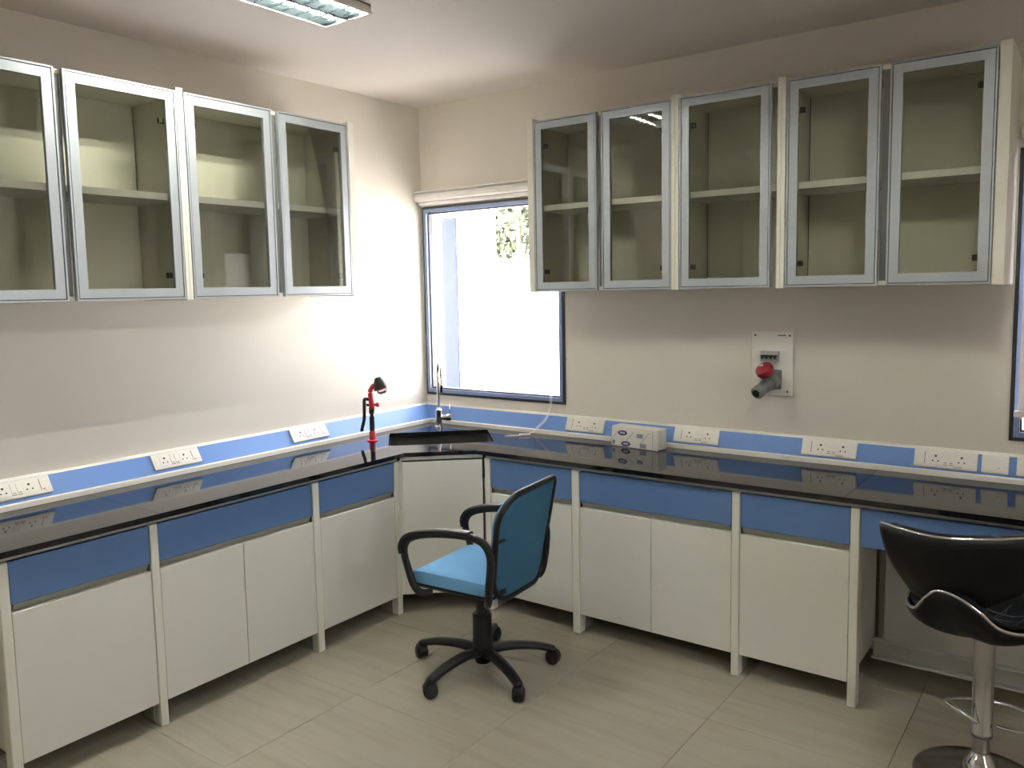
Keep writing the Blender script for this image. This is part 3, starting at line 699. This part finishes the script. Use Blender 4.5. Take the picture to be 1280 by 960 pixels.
# ================================================================ ISOLATOR PANEL AND PLUG
iso = empty('isolator_panel', (2.360, 0, 1.378), 'white wall panel with four-pole breaker and industrial socket', 'electrical panel')
box('back_box', (-0.1, -0.010, -0.158), (0.1, -0.0005, 0.158), M['plastw'], iso, 0.002)
box('plate', (-0.105, -0.016, -0.162), (0.105, -0.010, 0.162), M['plastw'], iso, 0.002)
box('breaker_bed', (-0.086, -0.0185, 0.006), (0.082, -0.016, 0.062), M['plast'], iso, 0.0008)
br = box('breaker', (-0.052, -0.040, 0.010), (0.040, -0.0185, 0.064), M['grey2'], iso, 0.002)
box('breaker_face', (-0.050, -0.044, 0.020), (0.038, -0.040, 0.050), M['grey2'], br, 0.001)
box('toggle_bar', (-0.046, -0.050, 0.037), (0.036, -0.044, 0.045), M['hole'], br, 0.001)
for k in range(4):
    x = -0.037 + k * 0.021
    box('toggle', (x - 0.005, -0.056, 0.026), (x + 0.005, -0.044, 0.041), M['hole'], br, 0.001)
box('socket_flange', (-0.010, -0.034, -0.128), (0.052, -0.016, -0.030), M['grey'], iso, 0.004)
for sx_, sz_ in ((-0.085, 0.142), (0.088, 0.142), (0.080, -0.140), (-0.088, -0.148)):
    lathe('screw', [(0, 0.001), (0.005, 0.0008), (0.0055, 0)], M['ink'], iso, (sx_, -0.0162, sz_), 10, axis=(0, -1, 0))
boxes('maker_mark', [((0.030 + k * 0.0058, -0.0166, 0.139), (0.0345 + k * 0.0058, -0.016, 0.145 + (0.002 if k in (0, 5) else 0))) for k in range(7)], M['ink'], iso)
plug = empty('industrial_plug', (2.373, -0.048, 1.296), 'grey industrial plug with red lid pushed into the wall panel socket', 'plug')
pd = Vector((-0.20, -0.90, -0.34)).normalized()
lathe('collar', [(0.0, -0.008), (0.040, -0.008), (0.042, 0.0), (0.042, 0.03), (0.037, 0.035), (0, 0.035)], M['grey'], plug, (0, 0, 0), axis=pd)
lathe('plug_body', [(0, 0.03), (0.034, 0.03), (0.034, 0.07), (0.031, 0.085), (0.030, 0.115), (0.033, 0.120), (0.033, 0.145), (0.026, 0.152), (0.020, 0.153), (0.018, 0.140), (0, 0.14)], M['grey'], plug, (0, 0, 0), axis=pd)
lathe('cable_entry', [(0, 0.155), (0.019, 0.155), (0.020, 0.146), (0, 0.145)], M['hole'], plug, (0, 0, 0), axis=pd)
ld = Vector((-0.30, -0.62, 0.72)).normalized()
lathe('red_lid', [(0, 0.034), (0.030, 0.032), (0.042, 0.022), (0.045, 0.0), (0.041, -0.014), (0, -0.014)], M['redd'], plug, (-0.014, -0.062, 0.052), axis=ld)
box('lid_label', (-0.038, -0.094, 0.078), (-0.014, -0.0915, 0.090), M['stripe'], plug, 0)

# ================================================================ PAPER TOWELS
tw = empty('paper_towel_pack', (1.672, -0.113, ZT), 'white paper towel pack with navy oval logos leaning on the trunking', 'paper towels', rz=-0.11)
tw.location = (1.672, -0.136, ZT + 0.0005)
hw, hd_, hh = 0.150, 0.047, 0.114
def tmap(a, b, h): return Vector((a + b * 0.02, h * (0.9 if b > 0.09 else 1.0), b))
out = [(x, z + hh / 2) for x, z in rrect(hw, hh / 2, 0.006, 3)]
pillow('wrapped_stack', out, lambda s: -hd_ + (0.004 if s >= 1 else 0), lambda s: hd_ - (0.006 if s >= 1 else 0), tmap, M['wrap'], tw, rings=(0, .5, .9, .985, 1.0))
boxes('end_fold', [((0.118, -hd_ - 0.0022, 0.008), (0.122, -hd_, 0.104)), ((0.125, -hd_ - 0.0015, 0.014), (0.148, -hd_, 0.017))], M['stripe'], tw)
def tq(x, z): return (x + z * 0.02, z)
for (x, z) in ((-0.072, 0.078), (-0.052, 0.020)):
    bm = bmesh.new(); a = []; b = []
    n = 24
    def ell(r1, r2, yy, mm):
        bm = bmesh.new(); vv = [bm.verts.new((x + r1 * math.cos(2 * PI * k / n), -hd_ - yy, z + r2 * math.sin(2 * PI * k / n) + (0.05 * r1 * math.cos(2 * PI * k / n)))) for k in range(n)]
        bm.faces.new(vv); ff = bmesh.ops.extrude_face_region(bm, geom=list(bm.faces)); bmesh.ops.translate(bm, verts=[v for v in ff['geom'] if isinstance(v, bmesh.types.BMVert)], vec=(0, 0.0006, 0)); return bm
    finish('logo', ell(0.035, 0.0170, 0.0010, None), M['plast'], tw)
    finish('logo', ell(0.031, 0.0145, 0.0016, None), M['logo'], tw)
    boxes('logo_lettering', [((x - 0.016 + k * 0.007, -hd_ - 0.0026, z - 0.004), (x - 0.0125 + k * 0.007, -hd_ - 0.0016, z + 0.004 + (0.003 if k % 2 else 0))) for k in range(5)], M['plast'], tw)
for (px_, pz_, pn_) in ((0.020, 0.060, 6), (0.040, 0.008, 6), (-0.142, 0.012, 3)):
    boxes('printed_panel', [((px_ + k * 0.0065, -hd_ - 0.0012, pz_), (px_ + 0.0062 + k * 0.0065, -hd_, pz_ + 0.021 + 0.002 * (k % 2))) for k in range(pn_)], M['print'], tw)
bm = bmesh.new()
for x in (-0.13, -0.03, 0.065):
    v = [bm.verts.new(p) for p in ((x - 0.03, -hd_ - 0.0008, 0.028), (x - 0.022, -hd_ - 0.0008, 0.028), (x + 0.038, -hd_ - 0.0008, 0.092), (x + 0.030, -hd_ - 0.0008, 0.092))]; bm.faces.new(v)
finish('printed_band', bm, M['stripe'], tw)

# ================================================================ OFFICE CHAIR
ch = empty('office_chair', (1.430, -1.245, 0), 'blue swivel office chair with black arms and castors', 'chair', rz=math.radians(184))
base = lathe('base_hub', [(0.0, 0.045), (0.036, 0.045), (0.046, 0.075), (0.050, 0.120), (0.030, 0.124), (0, 0.124)], M['black'], ch)
lathe('gas_column_cover', [(0.047, 0.118), (0.047, 0.150), (0.045, 0.156), (0.045, 0.275), (0.039, 0.282), (0.0, 0.282)], M['black'], ch)
lathe('gas_column', [(0.028, 0.28), (0.028, 0.40)], M['black'], ch, seg=16)
for wa in (-95.5, -25.0, 46.0, 118.5, 190.5):
    a = math.radians(wa) - math.radians(184); c, s = math.cos(a), math.sin(a)
    bm = bmesh.new()
    P = cr([(0.03 * c, 0.03 * s, 0.098), (0.12 * c, 0.12 * s, 0.110), (0.24 * c, 0.24 * s, 0.100), (0.325 * c, 0.325 * s, 0.078), (0.338 * c, 0.338 * s, 0.070)], 5)
    sweep(bm, P, lambda t: 0.029 - 0.008 * t, lambda t: 0.019 - 0.004 * t, 8, False, (0, 0, 1), 0.7)
    lg = finish('base_leg', bm, M['black'], ch, True)
    tx, ty = -s, c
    ox, oy = 0.325 * c, 0.325 * s
    lathe('castor_stem', [(0.013, 0.045), (0.013, 0.078)], M['black'], lg, (ox, oy, 0), 10)
    ca = bmesh.new()
    off = 0.018
    wc = Vector((ox - tx * off * 0 + c * 0.012, oy + s * 0.012, 0.0328))
    # two wheels and a hood, turned a little off the leg direction
    ax = Vector((tx * 0.8 + c * 0.6, ty * 0.8 + s * 0.6, 0)).normalized()
    lathe('castor', [(0, -0.027), (0.024, -0.027), (0.0315, -0.022), (0.0325, -0.008), (0.024, -0.004), (0.024, 0.004), (0.0325, 0.008), (0.0315, 0.022), (0.024, 0.027), (0, 0.027)], M['black'], lg, tuple(wc), 20, axis=ax)
    lathe('castor_hood', [(0, -0.019), (0.0335, -0.017), (0.0335, 0.017), (0, 0.019)], M['black'], lg, (wc.x, wc.y, wc.z + 0.006), 20, axis=ax)
# seat
so = [(x + 0.035, y) for x, y in rrect(0.235, 0.225, [0.07, 0.05, 0.05, 0.07], 6)]
def smap(a, b, h):
    drop = -0.035 * max(0, (a - 0.20) / 0.07) ** 2
    return Vector((a, b, h + (drop if h > 0.45 else drop * 0.4) + 0.010 * (abs(b) / 0.22) ** 2))
seat_ = pillow('seat', so, lambda s: 0.506 + 0.006 * (1 - s) if s < 0.96 else (0.492 if s >= 1 else 0.503), lambda s: 0.450, smap, M['seatfab'], ch, rings=(0, .3, .55, .75, .9, .972, 1.0))
md = seat_.modifiers.new('edges', 'EDGE_SPLIT'); md.split_angle = math.radians(38)
pillow('seat_shell', [(x * 0.985, y * 0.985) for x, y in so], lambda s: 0.449, lambda s: 0.424 if s < 1 else 0.438, lambda a, b, h: Vector((a, b, h - 0.014 * max(0, (a - 0.2) / 0.07) ** 2 + 0.010 * (abs(b) / 0.22) ** 2)), M['black'], ch)
box('tilt_mechanism', (-0.10, -0.075, 0.380), (0.10, 0.075, 0.4225), M['black'], ch, 0.01)
# backrest: local plane leaning back; a = sideways, b = up the back, h = towards the rear
def bmap(a, b, h):
    a -= 0.016
    x = -0.212 - 0.155 * (b - 0.0) + 0.10 * (b / 0.48) * (1 - b / 0.48) * 0.6 + 0.45 * a * a
    return Vector((x - h, a, 0.428 + b))
bo = [(x, y + 0.240) for x, y in rrect(0.232, 0.240, [0.135, 0.055, 0.12, 0.10], 8)]
bo = [(x * ((0.92 if x > 0 else 0.86) + (0.10 if x > 0 else 0.17) * min(1, y / 0.40)), y) for x, y in bo]
def sc_o(o_, k): 
    return [(x * k, 0.24 + (y - 0.24) * (1 - (1 - k) * 0.9)) for x, y in o_]
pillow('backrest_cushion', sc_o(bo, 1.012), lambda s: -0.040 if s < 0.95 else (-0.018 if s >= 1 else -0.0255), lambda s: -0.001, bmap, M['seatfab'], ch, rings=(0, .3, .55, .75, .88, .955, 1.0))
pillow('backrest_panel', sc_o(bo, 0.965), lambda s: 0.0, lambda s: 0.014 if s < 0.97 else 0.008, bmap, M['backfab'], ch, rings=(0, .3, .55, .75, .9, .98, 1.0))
bm = bmesh.new(); sweep(bm, [bmap(x, y, 0.004) for x, y in bo], 0.0135, 0.013, 8, True, (1, 0, 0.15), 0.8)
finish('backrest_trim', bm, M['black'], ch, True)
for s in (-1, 1):
    box('back_clip', tuple(bmap(s * 0.165, 0.275, 0.012)), tuple(bmap(s * 0.226, 0.290, 0.022)), M['black'], ch, 0.002)
    box('back_clip', tuple(bmap(s * 0.145, 0.030, 0.010)), tuple(bmap(s * 0.190, 0.055, 0.020)), M['black'], ch, 0.002)
    Y = 0.252 if s > 0 else -0.228
    loop = [(0.135, s * 0.20, 0.418), (0.165, s * 0.245, 0.428), (0.200, Y, 0.465), (0.226, Y, 0.530), (0.244, Y, 0.585), (0.243, Y, 0.632), (0.210, Y, 0.672), (0.140, Y, 0.698), (0.050, Y, 0.714), (-0.050, Y, 0.724), (-0.135, Y, 0.724), (-0.190, Y, 0.706), (-0.220, Y, 0.660), (-0.222, Y, 0.600), (-0.212, Y, 0.520), (-0.202, Y - s * 0.01, 0.455), (-0.180, s * 0.22, 0.424)]
    bm = bmesh.new(); sweep(bm, cr(loop, 5), 0.017, 0.0135, 10, False, (0, 0, 1) if False else (0, 1, 0), 0.8)
    arm = finish('armrest', bm, M['black'], ch, True)
    bm = bmesh.new(); sweep(bm, cr([(0.252, Y, 0.600), (0.256, Y, 0.640), (0.222, Y, 0.684), (0.140, Y, 0.712), (0.05, Y, 0.727), (-0.05, Y, 0.737), (-0.120, Y, 0.738)], 5), 0.011, 0.027, 10, False, (0, 1, 0), 0.7)
    finish('arm_pad', bm, M['black'], arm, True)

# ================================================================ BAR STOOL
SX, SY = 3.425, -0.92
st = empty('bar_stool', (SX, SY, 0), 'black leatherette bar stool with chrome trim and column', 'stool', rz=YAW)
lathe('base_disc', [(0, 0.0), (0.215, 0.0), (0.215, 0.004), (0.205, 0.010), (0.10, 0.018), (0.06, 0.020), (0, 0.020)], M['steel'], st, seg=48)
lathe('base_dome', [(0.062, 0.019), (0.060, 0.045), (0.050, 0.075), (0.034, 0.098), (0.027, 0.108), (0.026, 0.118)], M['chrome'], st, seg=32)
lathe('inner_column', [(0.0275, 0.10), (0.0275, 0.20)], M['steel'], st, seg=24)
lathe('column', [(0.034, 0.168), (0.0355, 0.172), (0.0355, 0.182), (0.034, 0.184), (0.034, 0.54)], M['steel'], st, seg=32)
lathe('column_ring', [(0.0362, 0.170), (0.0366, 0.173), (0.0362, 0.176)], M['ink'], st, seg=32)
tube('footrest', [(-0.035, -0.03, 0.232), (-0.080, -0.02, 0.262), (-0.118, 0.01, 0.285), (-0.100, 0.055, 0.272), (-0.02, 0.085, 0.262), (0.07, 0.085, 0.250), (0.15, 0.06, 0.238), (0.20, 0.0, 0.222), (0.16, -0.075, 0.212), (0.08, -0.06, 0.215), (0.034, -0.03, 0.218)], 0.0075, M['chrome'], st, n=6, seg=8)
# lower cup with a wavy chrome rim
rim = [(-0.262, -0.03, 0.655), (-0.254, -0.085, 0.715), (-0.235, -0.12, 0.748), (-0.195, -0.165, 0.742), (-0.140, -0.195, 0.702), (-0.080, -0.205, 0.648), (0.0, -0.200, 0.624), (0.10, -0.18, 0.632), (0.19, -0.10, 0.640), (0.225, 0.02, 0.625), (0.19, 0.14, 0.622), (0.08, 0.21, 0.640), (-0.06, 0.21, 0.660), (-0.18, 0.15, 0.660), (-0.245, 0.06, 0.640)]
RIM = cr(rim, 4, True); NR = len(RIM)
def cup(u, v, lift=0.0, sc=1.0):
    p = RIM[int(round(u * NR)) % NR]
    c = Vector((-0.01, 0.0, 0.532)); k = math.sin(v * PI / 2) ** 1.0
    x = c.x + (p.x - c.x) * k * sc; y = c.y + (p.y - c.y) * k * sc
    h = (1 - math.cos(v * PI / 2))
    return Vector((x, y, c.z + (p.z - c.z) * (0.25 * v + 0.75 * h ** 0.9) + lift))
grid('seat_cup', lambda u, v: cup(u, v), NR, 12, M['blackp'], st, 0.012, True)
grid('seat_pad', lambda u, v: cup(u, v * 0.93, 0.032 + 0.012 * (1 - v), 0.95), NR, 12, M['blackp'], st, 0.012, True)
tube('cup_trim', rim, 0.0068, M['chrome'], st, n=6, seg=8, closed=True)
# back shell
top = [(-0.377, 0.00, 0.950), (-0.335, -0.10, 0.950), (-0.270, -0.175, 0.948), (-0.181, -0.22, 0.952), (-0.050, -0.262, 0.966), (0.060, -0.265, 0.980), (0.150, -0.240, 0.995), (0.21, -0.20, 1.005)]
bot = [(-0.245, 0.02, 0.690), (-0.222, -0.040, 0.680), (-0.195, -0.080, 0.675), (-0.130, -0.125, 0.680), (-0.015, -0.215, 0.775), (0.060, -0.235, 0.850), (0.150, -0.225, 0.930), (0.205, -0.198, 0.985)]
TT = cr(top, 5); BB = cr(bot, 5); NT = len(TT)
def shell(u, v, inn=0.0, dz=0.0):
    i = min(NT - 1, int(round(u * (NT - 1)))); p, q = TT[i], BB[i]
    r = q.lerp(p, v); n_ = Vector((r.x * 0.8, r.y - 0.05, 0)).normalized()
    bulge = 0.034 * math.sin(PI * v) * v
    return r + n_ * (bulge * 0.8 - inn) + Vector((0, 0, -0.018 * math.sin(PI * v) + dz))
grid('back_shell', lambda u, v: shell(u, v), NT, 10, M['blackp'], st, 0.016)
grid('back_cushion', lambda u, v: shell(0.02 + u * 0.93, 0.04 + 0.95 * v, 0.024, 0.006 * v * math.sin(PI * min(1, u * 1.1))), NT, 10, M['blackp'], st, 0.03)
edge = [Vector(p) for p in TT]
tube('back_trim', [tuple(p) for p in TT], 0.0062, M['chrome'], st, spline=False, seg=8)
# quilting seams on the seat pad
def pad(x, y):
    best = None
    a = math.atan2(y, x + 0.01); bi = min(range(NR), key=lambda i: abs(math.atan2(math.sin(math.atan2(RIM[i].y, RIM[i].x + .01) - a), math.cos(math.atan2(RIM[i].y, RIM[i].x + .01) - a))))
    R0 = math.hypot(RIM[bi].x + 0.01, RIM[bi].y); r = min(0.97, math.hypot(x + 0.01, y) / (R0 * 0.95)); v = math.asin(r) / (PI / 2)
    return cup(bi / NR, v, 0.0395 + 0.012 * (1 - v), 0.95)
bm = bmesh.new()
for k in (-2, -1, 0, 1, 2):
    for e_ in (-0.004, 0.004):
        for dirn in (0, 1):
            P = []
            for j in range(13):
                t = -0.17 + 0.34 * j / 12; c_ = k * 0.07 + e_
                x, y = (t + c_ * .7, t * .55 - c_) if dirn == 0 else (t * .7 - c_, -t + c_ * .3)
                if math.hypot(x, y) < 0.17: P.append(pad(x, y))
            if len(P) > 2: sweep(bm, P, 0.0014, None, 5)
finish('seat_stitching', bm, M['stitch'], st, True)
